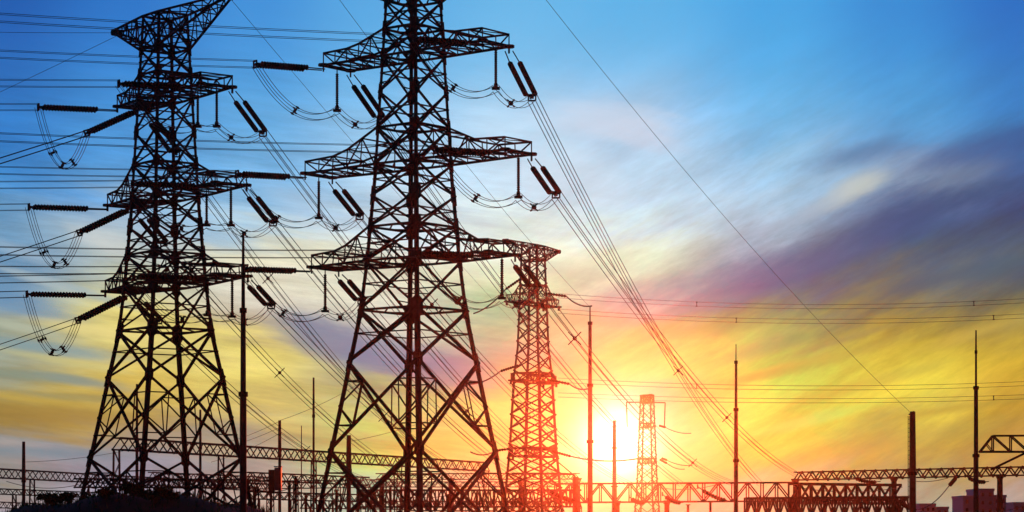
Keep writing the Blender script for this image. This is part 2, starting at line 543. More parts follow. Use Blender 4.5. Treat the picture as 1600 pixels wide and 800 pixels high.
class Pylon:
    def __init__(self, label, x, y, phi, profile, levels, arms, peak, thick=1.0, sub=True, group='lattice pylons', z0=0.0, gus=True):
        self.x, self.y, self.phi, self.prof = x, y, phi, profile
        self.root = thing('lattice_pylon', label, 'pylon', (x, y, z0), group)
        self.z0 = z0
        self.tips = {}
        k = thick
        ztop = profile[-1][0]
        # legs
        for q in range(4):
            b = MB()
            zs = [p[0] for p in profile]
            for za, zb in zip(zs, zs[1:]):
                w = (0.34 if za < 15 else 0.27 if za < 30 else 0.21) * k
                pa, pb = self.leg(q, za - (0.5 if za == 0 else 0)), self.leg(q, zb)
                inx = dirv(phi + 90 * q + 135); iny = dirv(phi + 90 * q + 225)
                b.angle(pa, pb, w, w * 0.45, inx, iny)
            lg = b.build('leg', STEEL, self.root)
            if gus:
                for z in levels[1:-1]:
                    g = MB()
                    size = (0.46 if abs(z - 19.25) < .1 else 0.36 if z < 30 else 0.3) * k
                    pz = self.leg(q, z)
                    e = (self.leg(q, z + 0.5) - self.leg(q, z - 0.5)).normalized()
                    for d, od in ((phi + 90 * q + 45, phi + 90 * q + 135), (phi + 90 * q - 45, phi + 90 * q + 225)):
                        nn, off = dirv(d), dirv(od)
                        i = len(g.v)
                        for dn in (-0.03, 0.09):
                            for (al, wi) in ((-2.1, 0.0), (-1.2, 1.25), (1.2, 1.25), (2.1, 0.0)):
                                g.v.append(pz + e * al * size + off * wi * size + nn * dn)
                        g.f += [(i + 3, i + 2, i + 1, i), (i + 4, i + 5, i + 6, i + 7)] + [(i + m, i + (m + 1) % 4, i + 4 + (m + 1) % 4, i + 4 + m) for m in range(4)]
                    g.build('gusset_plate', STEEL2, lg)
            if z0 < 1.5 and gus:
                fb = MB()
                fb.box(self.leg(q, 0.0) + Vector((0, 0, 0.35)), 1.1, 1.1, 0.9, R(phi + 45))
                fb.build('footing', CONC, lg)
        # bracing, one panel of four faces at a time
        for pi, (za, zb) in enumerate(zip(levels, levels[1:])):
            b = MB()
            big = sub and (zb - za) > 4.5 and za < 20
            w = (0.24 if za < 19 else 0.18 if za < 34 else 0.16) * k
            th = 0.10 * k
            za_ = max(za, z0 + 0.3)
            for q in range(4):
                A0, B0 = self.leg(q, za_), self.leg((q + 1) % 4, za_)
                A1, B1 = self.leg(q, zb), self.leg((q + 1) % 4, zb)
                n = dirv(phi + 90 * q + 45)
                o = n * 0.05
                b.bar(A0 + o, B1 + o, w, w * 0.7)
                b.bar(B0 - o, A1 - o, w, w * 0.7)
                if sub:
                    wa, wb = (B0 - A0).length, (B1 - A1).length
                    f = wa / (wa + wb)
                    C = A0 + (B1 - A0) * f
                    if big:
                        for (lo, hi, other0, other1) in ((A0, A1, B0, B1), (B0, B1, A0, A1)):
                            d1 = lo + (other1 - lo) * (f * 0.5)
                            d2 = hi + (other0 - hi) * ((1 - f) * 0.5)
                            m1 = lo + (hi - lo) * (f * 0.5)
                            m2 = lo + (hi - lo) * (1 - (1 - f) * 0.5)
                            b.bar(d1, m1, th); b.bar(d2, m2, th)
                            mid = lo + (hi - lo) * 0.5
                            b.bar(d1, mid, th); b.bar(d2, mid, th)
                            b.bar(d1, d2, th)
                        b.bar(A0 + (B1 - A0) * (f + (1 - f) * 0.5), B0 + (B1 - B0) * (1 - (1 - f) * 0.5), th)
                    else:
                        b.bar(C, A0 + (A1 - A0) * f, th); b.bar(C, B0 + (B1 - B0) * f, th)
                        if za > 19:
                            b.bar(A0 + (B1 - A0) * f * 0.5, A0 + (A1 - A0) * 0.25, th * 0.8)
                            b.bar(B0 + (A1 - B0) * f * 0.5, B0 + (B1 - B0) * 0.25, th * 0.8)
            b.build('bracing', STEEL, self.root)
        # horizontal frames with plan bracing
        for z in [zz for a_ in arms for zz in (a_[0], a_[1])] + ([19.25] if sub else []) + [peak[0], ztop]:
            b = MB()
            for q in range(4):
                b.bar(self.leg(q, z), self.leg((q + 1) % 4, z), 0.17 * k)
                m0 = (self.leg(q, z) + self.leg((q + 1) % 4, z)) / 2
                m1 = (self.leg((q + 1) % 4, z) + self.leg((q + 2) % 4, z)) / 2
                b.bar(m0, m1, 0.1 * k)
            b.build('plan_frame', STEEL, self.root)
        for ai, (zb, zt, Ll, Lr, bh) in enumerate(arms):
            self.arm('far', ai, zb, zt, Ll, bh, k)
            self.arm('sun', ai, zb, zt, Lr, bh, k)
        zl, zt, Ll, Lr = peak
        self.peak('far', zl, zt, Ll, k)
        self.peak('sun', zl, zt, Lr, k)

    def leg(self, q, z):
        r = leg_r(self.prof, z)
        return Vector((self.x, self.y, z)) + dirv(self.phi + 90 * (q % 4)) * r

    def arm(self, side, ai, zb, zt, Ln, bh, k):
        u = dirv(self.phi + (45 if side == 'sun' else 225))
        w = dirv(self.phi + 135)
        qa, qb = (0, 1) if side == 'sun' else (3, 2)       # qa at the -w side
        c = Vector((self.x, self.y, 0))
        tipz = zb - 0.0
        TA, TB = c + u * Ln - w * bh, c + u * Ln + w * bh
        TA.z = TB.z = tipz
        A, B, At, Bt = self.leg(qa, zb), self.leg(qb, zb), self.leg(qa, zt), self.leg(qb, zt)
        n = 5
        b = MB()
        up = 0.95

        def bot(S, T, f):
            return S + (T - S) * f

        def top(St, T, f):
            e = T + Vector((0, 0, up))
            p = St + (e - St) * f
            p.z -= (St.z - e.z) * 0.42 * (1 - abs(2 * f - 1)) * (1.0 if f < 0.99 else 0)
            return p
        prev = None
        for i in range(n + 1):
            f = i / n
            cur = [bot(A, TA, f), bot(B, TB, f), top(At, TA, f), top(Bt, TB, f)]
            if prev:
                b.bar(prev[0], cur[0], 0.18 * k); b.bar(prev[1], cur[1], 0.18 * k)
                b.bar(prev[2], cur[2], 0.14 * k); b.bar(prev[3], cur[3], 0.14 * k)
                fl = i % 2
                b.bar(prev[0 if fl else 2], cur[2 if fl else 0], 0.09 * k)
                b.bar(prev[1 if fl else 3], cur[3 if fl else 1], 0.09 * k)
                b.bar(prev[0 if fl else 1], cur[1 if fl else 0], 0.08 * k)
                b.bar(prev[2 if fl else 3], cur[3 if fl else 2], 0.06 * k)
            if i:
                b.bar(cur[0], cur[2], 0.09 * k); b.bar(cur[1], cur[3], 0.09 * k)
                b.bar(cur[0], cur[1], (0.12 if i < n else 0.24) * k)
                b.bar(cur[2], cur[3], 0.10 * k)
            prev = cur
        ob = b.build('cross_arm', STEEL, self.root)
        for T in (TA, TB):
            g = MB()
            g.plate(T + Vector((0, 0, 0.02)), Vector((0, 0, 1)), 0.42 * k, 0.1)
            g.box(T + Vector((0, 0, -0.25)), 0.12, 0.3, 0.5, R(self.phi))
            g.build('tip_plate', STEEL2, ob)
        self.tips[(side, ai)] = (TA + Vector((0, 0, -0.35)), TB + Vector((0, 0, -0.35)), (TA + TB) / 2 + Vector((0, 0, -0.1)))

    def peak(self, side, zl, zt, Ln, k):
        u = dirv(self.phi + (45 if side == 'sun' else 225))
        w = dirv(self.phi + 135)
        qa, qb = (0, 1) if side == 'sun' else (3, 2)
        c = Vector((self.x, self.y, 0))
        TA, TB = c + u * Ln - w * 0.35, c + u * Ln + w * 0.35
        TA.z = TB.z = zt - 0.1
        A, B, At, Bt = self.leg(qa, zl), self.leg(qb, zl), self.leg(qa, zt), self.leg(qb, zt)
        b = MB()
        n, prev = 6, None
        for i in range(n + 1):
            f = i / n
            cur = [A + (TA - A) * f, B + (TB - B) * f, At + (TA + Vector((0, 0, .12)) - At) * f, Bt + (TB + Vector((0, 0, .12)) - Bt) * f]
            if prev:
                for j in range(4):
                    b.bar(prev[j], cur[j], 0.16 * k)
                fl = i % 2
                b.bar(prev[0 if fl else 2], cur[2 if fl else 0], 0.09 * k)
                b.bar(prev[1 if fl else 3], cur[3 if fl else 1], 0.09 * k)
                b.bar(prev[0 if fl else 1], cur[1 if fl else 0], 0.08 * k)
                b.bar(prev[2 if fl else 3], cur[3 if fl else 2], 0.08 * k)
            if i:
                b.bar(cur[0], cur[2], 0.09 * k); b.bar(cur[1], cur[3], 0.09 * k)
                b.bar(cur[0], cur[1], 0.09 * k)
            prev = cur
        ob = b.build('earth_wire_arm', STEEL, self.root)
        g = MB(); g.plate((TA + TB) / 2, w, 0.3 * k, 0.4); g.build('tip_plate', STEEL2, ob)
        self.tips[(side, 'peak')] = (TA + TB) / 2


PROF = [(0, 8.3), (19.25, 4.25), (23.1, 3.75), (30.65, 3.05), (39.1, 2.5), (46.3, 2.05)]
LEV = [0, 8.3, 15.2, 19.25, 23.1, 25.75, 28.2, 30.65, 33.5, 36.3, 39.1, 41.2, 43.4, 46.3]
T2 = Pylon('tallest dark lattice pylon with three pairs of arms standing in front of the others',
           -7.7, 200, 6.2, PROF, LEV,
           [(23.1, 25.75, 9.4, 8.9, 1.6), (30.65, 33.5, 10.1, 10.5, 1.6), (39.1, 41.2, 8.1, 8.3, 1.6)], (43.4, 46.3, 9.3, 9.3))
T1 = Pylon('dark lattice pylon with three pairs of arms rising from the earth bank',
           (258 - 800) / F * 220, 220, -8.0, [(0, 8.75)] + PROF[1:], LEV,
           [(23.1, 25.75, 8.0, 11.2, 1.5), (30.65, 33.5, 7.6, 11.0, 1.5), (39.1, 41.2, 5.8, 8.7, 1.5)], (43.4, 46.3, 8.8, 10.6), z0=2.5)
PROF3 = [(0, 4.8), (8.0, 4.05), (13.4, 3.5), (23.0, 2.9), (27.0, 2.35), (41.0, 1.75)]
LEV3 = [0, 3, 5.5, 8, 10, 12, 14, 16, 18, 20, 22, 24, 26, 28, 30, 32, 34, 36, 38, 39.5, 41.0]
T3 = Pylon('slim red-tinted lattice pylon standing just beside the glowing sun',
           (833 - 800) / F * 350, 350, 107.0, PROF3, LEV3,
           [(12.2, 13.4, 4.0, 4.2, 1.0), (22.4, 23.6, 4.6, 5.0, 1.0), (33.0, 35.6, 5.4, 5.4, 1.2)], (39.0, 41.0, 8.0, 7.4), thick=0.95, sub=False, gus=False)
PROF4 = [(0, 4.3), (12, 3.1), (36.0, 2.0)]
LEV4 = [0, 4, 8, 12, 15, 18, 21, 24, 27, 30, 33, 36.0]
T4 = Pylon('smallest distant lattice pylon, pale orange against the sun glow',
           (1011 - 800) / F * 640, 640, -30.0, PROF4, LEV4,
           [(19.0, 20.2, 3.2, 3.6, 0.8), (28.0, 29.0, 3.2, 3.6, 0.8)], (34.0, 36.0, 2.8, 2.8), thick=0.9, sub=False, gus=False)
# gantry-like hanger frame on the small pylon's head
hb = MB()
c4 = Vector(((1011 - 800) / F * 640, 640, 34.2))
hb.bar(c4 + Vector((-5.2, -1.2, 0)), c4 + Vector((4.6, 1.2, 0)), 0.3)
hb.bar(c4 + Vector((-5.2, -1.2, 0)), c4 + Vector((-5.0, -1.2, -6.2)), 0.28)
hb.bar(c4 + Vector((4.6, 1.2, 0)), c4 + Vector((4.4, 1.2, -6.2)), 0.28)
hb.build('hanger_frame', STEEL, T4.root)


# ------------------------------------------------------------------ insulators and conductors
def sagline(p0, p1, sag, n=20):
    return [p0 + (p1 - p0) * (i / n) - Vector((0, 0, 4 * sag * (i / n) * (1 - i / n))) for i in range(n + 1)]


def ribbed(b, a, c, r, n=18):
    """string of insulator discs"""
    d = c - a
    pts, rs = [], []
    for i in range(n):
        f0 = i / n
        for df, rr in ((0.0, 0.7), (0.25, 1.0), (0.6, 1.0), (0.72, 0.7)):
            pts.append(a + d * (f0 + df / n)); rs.append(r * rr)
    pts.append(c); rs.append(r * 0.5)
    b.tube(pts, rs, 8)


def strain(p0, p1, label, group='strain insulators', rad=0.225, gap=0.39, links=(0.25, 0.07)):
    t_ = thing('strain_insulator', label, 'insulator', p0, group)
    d = (p1 - p0).normalized()
    h = d.cross(Vector((0, 0, 1))).normalized()
    ln = (p1 - p0).length
    a = p0 + d * (ln * links[0]); c = p1 - d * (ln * links[1])
    for sg in (-1, 1):
        b = MB(); ribbed(b, a + h * gap * sg, c + h * gap * sg, rad); b.build('disc_string', INSUL, t_)
        b = MB(); b.rod(p0 + h * 0.3 * sg, a + h * gap * sg, 0.05, 0.05, 6); b.build('link_rod', STEEL2, t_)
    for sg in (-1, 1):
        b = MB(); b.bar(c + h * gap * sg, c + d * (p1 - c).length * 0.5 + h * 0.16 * sg, 0.09, 0.14); b.build('yoke_plate', STEEL2, t_)
    b = MB(); b.bar(c + d * (p1 - c).length * 0.4, p1, 0.3, 0.2)
    up = h.cross(d)
    for s1 in (-1, 1):
        b.bar(p1 - h * 0.3 + up * 0.25 * s1, p1 + h * 0.3 + up * 0.25 * s1, 0.12)
        b.bar(p1 - h * 0.3 * s1 - up * 0.25, p1 - h * 0.3 * s1 + up * 0.25, 0.12)
    b.build('clamp', STEEL2, t_)
    return t_


def suspension(p0, ln, label, group='hanging jumper insulators'):
    t_ = thing('suspension_insulator', label, 'insulator', p0, group)
    p1 = p0 - Vector((0, 0, ln))
    b = MB(); ribbed(b, p0 - Vector((0, 0, 0.35)), p1 + Vector((0, 0, 0.3)), 0.125, 16); b.build('disc_string', INSUL, t_)
    b = MB(); b.rod(p0, p0 - Vector((0, 0, 0.4)), 0.05, 0.05, 6); b.build('link_rod', STEEL2, t_)
    b = MB(); b.box(p1, 0.62, 0.62, 0.16); b.box(p1 + Vector((0, 0, 0.2)), 0.3, 0.3, 0.26); b.build('clamp', STEEL2, t_)
    return p1


WR = 0.03


def bundle(pts, label, group, spacers=(), name='conductor_bundle', cat='power line', sep=0.23, r=WR, nw=4, sp_size=0.42):
    """conductor of four (or two) sub-wires along a path with X-shaped spacers"""
    t_ = thing(name, label, cat, pts[0], group)
    offs = [(-1, -1), (1, -1), (1, 1), (-1, 1)] if nw == 4 else [(-1, 0), (1, 0)] if nw == 2 else [(0, 0)]
    fr = []
    for k, p in enumerate(pts):
        q0, q1 = pts[max(k - 1, 0)], pts[min(k + 1, len(pts) - 1)]
        d = (q1 - q0).normalized()
        h = d.cross(Vector((0, 0, 1)))
        h = h.normalized() if h.length > 0.05 else fr[-1][1]
        fr.append((d, h, h.cross(d)))
    for ox, oy in offs:
        b = MB()
        b.tube([p + f[1] * ox * sep + f[2] * oy * sep for p, f in zip(pts, fr)], r, 5)
        b.build('wire', WIRE, t_)
    for fpos in spacers:
        x = fpos * (len(pts) - 1)
        i = min(int(x), len(pts) - 2)
        p = pts[i] + (pts[i + 1] - pts[i]) * (x - i)
        d, h, u = fr[i]
        b = MB()
        z = sp_size
        if nw == 4:
            b.bar(p - h * z - u * z, p + h * z + u * z, 0.09); b.bar(p - h * z + u * z, p + h * z - u * z, 0.09)
            b.tube([p - d * 0.06, p + d * 0.06], 0.2, 8)
        else:
            b.bar(p - h * z, p + h * z, 0.09)
        for ox, oy in offs:
            q = p + h * ox * sep + u * oy * sep
            b.bar(q - d * 0.16, q + d * 0.16, 0.1)
        b.build('spacer', STEEL2, t_)
    return t_


def s_at(pts, px):
    """fraction along a path where it stands at photo column px"""
    best, bi = 1e9, 0
    for i, p in enumerate(pts):
        c = 800 + F * p.x / p.y
        if abs(c - px) < best:
            best, bi = abs(c - px), i
    return bi / (len(pts) - 1)


LV = ['lowest', 'middle', 'top']
SIDE = {'sun': 'sun-side', 'far': 'outer'}


def pylon_lines(T, who, in_dir, in_len, out_ends, out_sag, jsag=(1.9, 0.9), spacers={}, wrapleft=None):
    for (side, ai), tp in list(T.tips.items()):
        if ai == 'peak':
            continue
        arm = f'{LV[ai]} {SIDE[side]} arm of the {who}'
        TA, TB, mid = tp
        # incoming line
        d = Vector((in_dir[0], in_dir[1], 0)).normalized()
        e = TA + d * in_len - Vector((0, 0, 0.1))
        strain(TA, e, f'dark horizontal strain insulator off the {arm}', 'incoming strain insulators', links=(0.26, 0.05))
        far = e + d * 170 + Vector((0, 0, 2.2))
        pts = sagline(e, far, 3.2, 30)
        bundle(pts, f'level incoming conductor reaching the {arm}', 'incoming conductors', spacers=(), sep=0.27, r=0.021)
        # outgoing line
        end = out_ends[(side, ai)]
        dd = (end - TB)
        hd = Vector((dd.x, dd.y, 0)).normalized()
        sag = out_sag
        slope = (dd.z - 4 * sag) / Vector((dd.x, dd.y, 0)).length
        o = TB + (hd + Vector((0, 0, slope))).normalized() * 11.0
        strain(TB, o, f'slanting double strain insulator below the {arm}', 'outgoing strain insulators')
        pts = sagline(o, end, sag, 40)
        sp = [s_at(pts, x) for x in spacers.get((side, ai), ())]
        bundle(pts, f'descending four-wire conductor from the {arm}', 'outgoing conductors', sp, sep=0.34, sp_size=0.58, r=0.035)
        # jumper loop
        if not (wrapleft and side == 'far'):
            S = suspension(mid, 3.3, f'vertical insulator string hanging under the {arm}')
            if wrapleft:
                S0 = suspension(mid + (Vector((T.x, T.y, mid.z)) - mid) * 0.36 + Vector((0, 0, 0.08)), 3.0, f'inner hanging insulator string under the {arm}')
                j1 = sagline(e, S0, 1.6, 12) + sagline(S0, S, 0.25, 6)[1:]
            else:
                j1 = sagline(e, S, jsag[0], 14)
            j2 = sagline(S, o, jsag[1], 10)
            bundle(j1 + j2[1:], f'slack jumper loop under the {arm}', 'jumper loops', (0.28, 0.75), 'jumper_loop', 'jumper', sep=0.24, r=0.025, sp_size=0.3)
        else:
            dl = Vector((wrapleft[0], wrapleft[1], wrapleft[2])).normalized()
            TM = mid + (Vector((T.x, T.y, mid.z)) - mid) * 0.25 + Vector((0, 0, -0.15))
            o2 = TM + dl * 5.9
            strain(TM, o2, f'outward double strain insulator on the {arm}', 'outer strain insulators', links=(0.14, 0.06), gap=0.42, rad=0.27)
            end2 = o2 + Vector((-0.95, -0.32, 0)) * 95 + Vector((0, 0, -26))
            bundle(sagline(o2, end2, 2.5, 26), f'conductor dropping outward from the {arm}', 'outer conductors')
            bundle(sagline(e, o2, 3.9, 18), f'deep jumper loop outside the {arm}', 'jumper loops', (0.3, 0.5, 0.72), 'jumper_loop', 'jumper', sep=0.24, r=0.025, sp_size=0.3)


GY = 450.0
ends2 = {('sun', 2): P(1188, 756, GY), ('sun', 1): P(1246, 742, GY), ('sun', 0): P(1150, 756, GY),
         ('far', 2): P(1065, 757, GY), ('far', 1): P(985, 757, GY), ('far', 0): P(915, 757, GY)}
pylon_lines(T2, 'tallest pylon', (-0.87, -0.49), 5.9, ends2, 3.2,
            spacers={('sun', 2): (1058,), ('sun', 1): (1137,), ('sun', 0): (893, 1085), ('far', 2): (820,), ('far', 1): (672,), ('far', 0): (730,)})
ends1 = {('sun', 2): P(890, 757, GY), ('sun', 1): P(835, 757, GY), ('sun', 0): P(780, 757, GY),
         ('far', 2): P(720, 757, GY), ('far', 1): P(660, 757, GY), ('far', 0): P(600, 757, GY)}
pylon_lines(T1, 'pylon on the bank', (-0.93, -0.36), 6.9, ends1, 3.0,
            spacers={('far', 2): (415,), ('far', 1): (436,), ('far', 0): (478,), ('sun', 0): (600,)}, wrapleft=(-0.70, -0.55, -0.44))

# earth wires
def single(pts, label, group=None, r=0.02, name='earth_wire', cat='wire'):
    b = MB(); b.tube(pts, r, 5)
    o = b.build(name, WIRE, origin=pts[0])
    return tag(o, label, cat, group)


P8TOP = P(1421, 643, 280)
single(sagline(T2.tips[('sun', 'peak')], P8TOP, 1.6, 24), 'long thin wire crossing open sky down to the twin pole', 'earth wires')
single(sagline(T2.tips[('far', 'peak')], P(922, 480, 300), 1.0, 20), 'thin wire from the tallest pylon peak to the needle mast by the sun', 'earth wires')
single(sagline(T1.tips[('sun', 'peak')], P(960, 657, 620), 2.0, 20), 'thin wire from the bank pylon peak down to the pale glowing mast', 'earth wires')
tp = T1.tips[('far', 'peak')]
single(sagline(tp, tp + Vector((-70, -14, 1)), 1.0, 12), 'thin level wire from the outer peak tip of the bank pylon', 'earth wires')
single(sagline(tp - Vector((0, 0, 0.3)), tp + Vector((-60, -8, -28)), 1.0, 12), 'thin wire falling outward from the bank pylon peak', 'earth wires')


# ------------------------------------------------------------------ masts
def mast(sections, Y, label, name='lightning_mast', cat='mast', group='slender masts', px=0, collars=True, mtl=None):
    """sections: [(photo row, radius)] from the top down; stands on the ground"""
    x = (px - 800) / F * Y
    t_ = thing(name, label, cat, (x, Y, 0), group)
    m = mtl or POLE
    zs = [(CZ + (HY - r_[0]) / F * Y, r_[1]) for r_ in sections] + [(0.0, sections[-1][1] * 1.25)]
    for i, ((z0, r0), (z1, r1)) in enumerate(zip(zs, zs[1:])):
        b = MB()
        b.rod((x, Y, z1), (x, Y, z0), r0 * 1.12 if i else r0 * 1.3, r0, 10)
        b.build('needle' if i == 0 and len(zs) > 2 else 'shaft', m, t_)
        if collars and i:
            b = MB(); b.rod((x, Y, z0 - 0.18), (x, Y, z0 + 0.18), r0 * 1.45, r0 * 1.45, 10); b.build('collar', STEEL2, t_)
    b = MB(); b.box((x, Y, 0.12), 1.2, 1.2, 0.24); b.build('base_plate', CONC, t_)
    return t_


mast([(366, 0.09), (430, 0.13), (485, 0.19), (616, 0.25)], 190, 'thick dark mast standing in front of the bank pylon', px=380)
mast([(590, 0.11), (650, 0.13)], 300, 'thin dark mast between the two biggest pylons', px=490)
mast([(657, 0.2), (712, 0.2)], 350, 'short plain post above the dark equipment cabinet', name='line_post', cat='post', px=437)
mast([(680, 0.26), (735, 0.26)], 300, 'stout post seen through the foot of the tallest pylon', name='line_post', cat='post', px=545)
mast([(478, 0.07), (505, 0.2), (602, 0.26), (690, 0.3)], 300, 'tall red-lit needle mast between slim pylon and sun', px=922)
mast([(657, 0.38), (700, 0.46), (760, 0.6)], 620, 'pale mast standing right in front of the sun glow', px=960)
mast([(538, 0.05), (566, 0.15), (640, 0.22), (720, 0.25)], 300, 'red-brown needle mast alone on yellow sky', px=1150)
mast([(516, 0.08), (550, 0.11), (606, 0.22), (712, 0.27)], 280, 'black needle mast near the raised end truss', px=1525)
mast([(690, 0.24), (752, 0.26)], 400, 'plain dark post at the outer end of the gantries', name='line_post', cat='post', px=37)
mast([(640, 0.14), (700, 0.17)], 340, 'thin post seen through the foot of the bank pylon', name='line_post', cat='post', px=313)
mast([(600, 0.14), (690, 0.2)], 335, 'thin mast behind the narrow face of the bank pylon', px=214)
mast([(665, 0.08), (715, 0.1)], 480, 'tiny post among the wires between the two biggest pylons', name='line_post', cat='post', px=471)
# twin pole with ladder
tw = mast([(643, 0.3), (740, 0.36)], 280, 'twin black pole with ladder holding the long sky wire', name='twin_pole', cat='pole', px=1426)
b = MB()
for dxp in (-7.0, -4.5):
    b.rod(P(1426 + dxp, 650, 280), Vector(((1426 + dxp - 800) / F * 280, 280, 0)), 0.045, 0.045, 6)
for i in range(22):
    y_ = 655 + i * 7
    b.bar(P(1419, y_, 280), P(1421.5, y_, 280), 0.05)
b.build('ladder', STEEL2, tw)
b = MB(); b.bar(P(1420, 648, 280), P(1428, 643, 280), 0.14); b.build('bracket', STEEL2, tw)


# ------------------------------------------------------------------ substation gantries
def truss(b, p0, p1, depth, width, n, ch=0.16, lace=0.1, warren=True, blobs=0.0, vert=False):
    """box truss between two points of its top centre line"""
    d = (p1 - p0)
    h = d.cross(Vector((0, 0, 1))).normalized() * (width / 2)
    dn = Vector((0, 0, -depth))
    for sg in (-1, 1):
        b.bar(p0 + h * sg, p1 + h * sg, ch); b.bar(p0 + h * sg + dn, p1 + h * sg + dn, ch)
        for i in range(n):
            a, c = p0 + d * (i / n), p0 + d * ((i + 1) / n)
            m = (a + c) / 2
            if warren:
                b.bar(a + h * sg + dn, m + h * sg, lace); b.bar(m + h * sg, c + h * sg + dn, lace)
            else:
                if i % 2:
                    b.bar(a + h * sg, c + h * sg + dn, lace)
                else:
                    b.bar(a + h * sg + dn, c + h * sg, lace)
            if vert:
                b.bar(a + h * sg, a + h * sg + dn, lace)
            if blobs and sg < 0:
                b.plate(m + h * sg - Vector((0, 0, 0.05)), h, blobs, 0.05)
                b.plate(a + h * sg + dn, h, blobs, 0.05)
    for i in range(n + 1):
        a = p0 + d * (i / n)
        b.bar(a - h, a + h, lace); b.bar(a - h + dn, a + h + dn, lace)
    return b


def gantry(label, p0, p1, depth, width, n, columns, ch=0.16, lace=0.1, blobs=0.0, warren=True, vert=False, colw=0.55, lattice=True, slope_ends=False):
    t_ = thing('substation_gantry', label, 'gantry', (p0.x, p0.y, 0), 'substation gantries')
    b = truss(MB(), p0, p1, depth, width, n, ch * 1.35, lace * 1.35, warren, blobs, vert)
    b.build('beam', STEEL, t_)
    d = p1 - p0
    for f in columns:
        q = p0 + d * f
        b = MB()
        zt = q.z - depth
        if lattice:
            hw = colw
            for sx, sy in ((-1, -1), (1, -1), (1, 1), (-1, 1)):
                b.bar((q.x + sx * hw, q.y + sy * hw, 0), (q.x + sx * hw * 0.7, q.y + sy * hw * 0.7, zt), 0.14)
            m = max(4, int(zt / 1.6))
            for i in range(m):
                z0, z1 = zt * i / m, zt * (i + 1) / m
                k0, k1 = hw * (1 - 0.3 * i / m), hw * (1 - 0.3 * (i + 1) / m)
                sg = 1 if i % 2 else -1
                for sy in (-1, 1):
                    b.bar((q.x - sg * k0, q.y + sy * k0, z0), (q.x + sg * k1, q.y + sy * k1, z1), 0.08)
                    b.bar((q.x + sy * k0, q.y - sg * k0, z0), (q.x + sy * k1, q.y + sg * k1, z1), 0.08)
        else:
            b.rod((q.x, q.y, 0), (q.x, q.y, zt + 0.2), colw * 0.75, colw * 0.6, 10)
            b.rod((q.x, q.y, zt - 0.7), (q.x, q.y, zt + 0.25), colw * 0.6, colw * 1.15, 10)
        b.build('column', STEEL, t_)
    return t_


gantry('long latticed gantry running from the bank pylon towards the slim pylon', P(182, 684, 326), P(760, 723, 455), 1.5, 1.2, 32, (0.0, 0.22, 0.45, 0.7, 1.0), 0.15, 0.09, 0.16, colw=0.5)
gantry('low latticed gantry running in behind the plain outer post', P(-30, 731, 480), P(420, 757, 640), 1.7, 1.3, 30, (0.14, 0.42, 0.72, 1.0), 0.17, 0.1, 0.18, colw=0.6)
gantry('second low gantry close to the ground beyond the bank', P(-30, 783, 520), P(125, 790, 560), 1.2, 1.2, 14, (0.15, 0.6, 1.0), 0.12, 0.08, 0.14, colw=0.4)
gantry('wavy topped gantry on round columns near the twin pole', P(1243, 738, 512), P(1700, 727, 462), 1.55, 1.0, 26, (0.0, 0.36, 0.72), 0.18, 0.15, 0.32, lattice=False, colw=0.85)
gantry('deep lattice beam crossing in front of the sun', P(868, 756, GY), P(1236, 754, GY + 8), 3.3, 1.6, 16, (0.26, 0.47, 1.0), 0.22, 0.15, 0, False, True, lattice=False, colw=0.6)
gantry('dark lattice beam under the wavy topped gantry', P(1240, 756, 430), P(1400, 758, 445), 3.2, 2.4, 9, (0.0, 1.0), 0.32, 0.22, 0, False, True, colw=0.7)
gantry('lower cross-braced beam beneath the dark lattice beam', P(1165, 779, 400), P(1422, 777, 402), 2.6, 2.0, 15, (0.1, 0.55, 1.0), 0.3, 0.2, 0.26, True, True, colw=0.6)
gantry('reddish cross-braced beam behind the foot of the tallest pylon', P(560, 766, 380), P(905, 766, 390), 2.5, 1.8, 20, (0.0, 0.33, 0.66, 1.0), 0.2, 0.13, 0.16, True, True, colw=0.5)
gantry('thin gantry behind the slim pylon with one stout end column', P(590, 740, 560), P(903, 712 + 28, 600), 1.3, 1.2, 20, (0.02, 0.35, 0.7, 1.0), 0.16, 0.09, 0.14, lattice=False, colw=0.9)
gantry('low beam among the bays between the two biggest pylons', P(385, 738, 420), P(575, 746, 430), 1.3, 1.2, 12, (0.0, 0.4, 0.75, 1.0), 0.15, 0.1, 0.14, colw=0.5)
gantry('lowest busbar beam between the two biggest pylons', P(380, 768, 360), P(600, 774, 366), 1.0, 1.0, 14, (0.1, 0.35, 0.62, 0.9), 0.13, 0.09, 0.12, colw=0.4)
gantry('latticed beam crossing behind the feet of the bank pylon', P(120, 748, 300), P(400, 750, 318), 1.0, 1.0, 18, (0.05, 0.33, 0.66, 1.0), 0.14, 0.09, 0.12, colw=0.4)

gantry('tall-legged gantry just behind the equipment cabinet', P(400, 752, 500), P(640, 749, 520), 1.5, 1.2, 14, (0.08, 0.5, 0.95), 0.15, 0.1, 0.16, colw=0.5)
gantry('low cross-braced beam at the very foot of the slim pylon', P(640, 783, 430), P(880, 784, 436), 1.6, 1.4, 18, (0.05, 0.4, 0.75), 0.15, 0.1, 0.14, True, True, colw=0.4)
gantry('thin double gantry seen between the feet of the tallest pylon', P(585, 753, 500), P(872, 753, 512), 1.0, 1.0, 22, (0.15, 0.5, 0.85), 0.12, 0.08, 0.12, colw=0.4)
gantry('short gantry bridging the two inner feet of the bank pylon', P(235, 738, 470), P(425, 746, 500), 1.3, 1.1, 14, (0.05, 0.5, 1.0), 0.14, 0.09, 0.15, colw=0.45)
gantry('lowest slim gantry crossing in front of the plain outer post', P(-20, 763, 430), P(185, 771, 448), 0.9, 0.9, 16, (0.2, 0.6, 1.0), 0.12, 0.08, 0.12, colw=0.4)
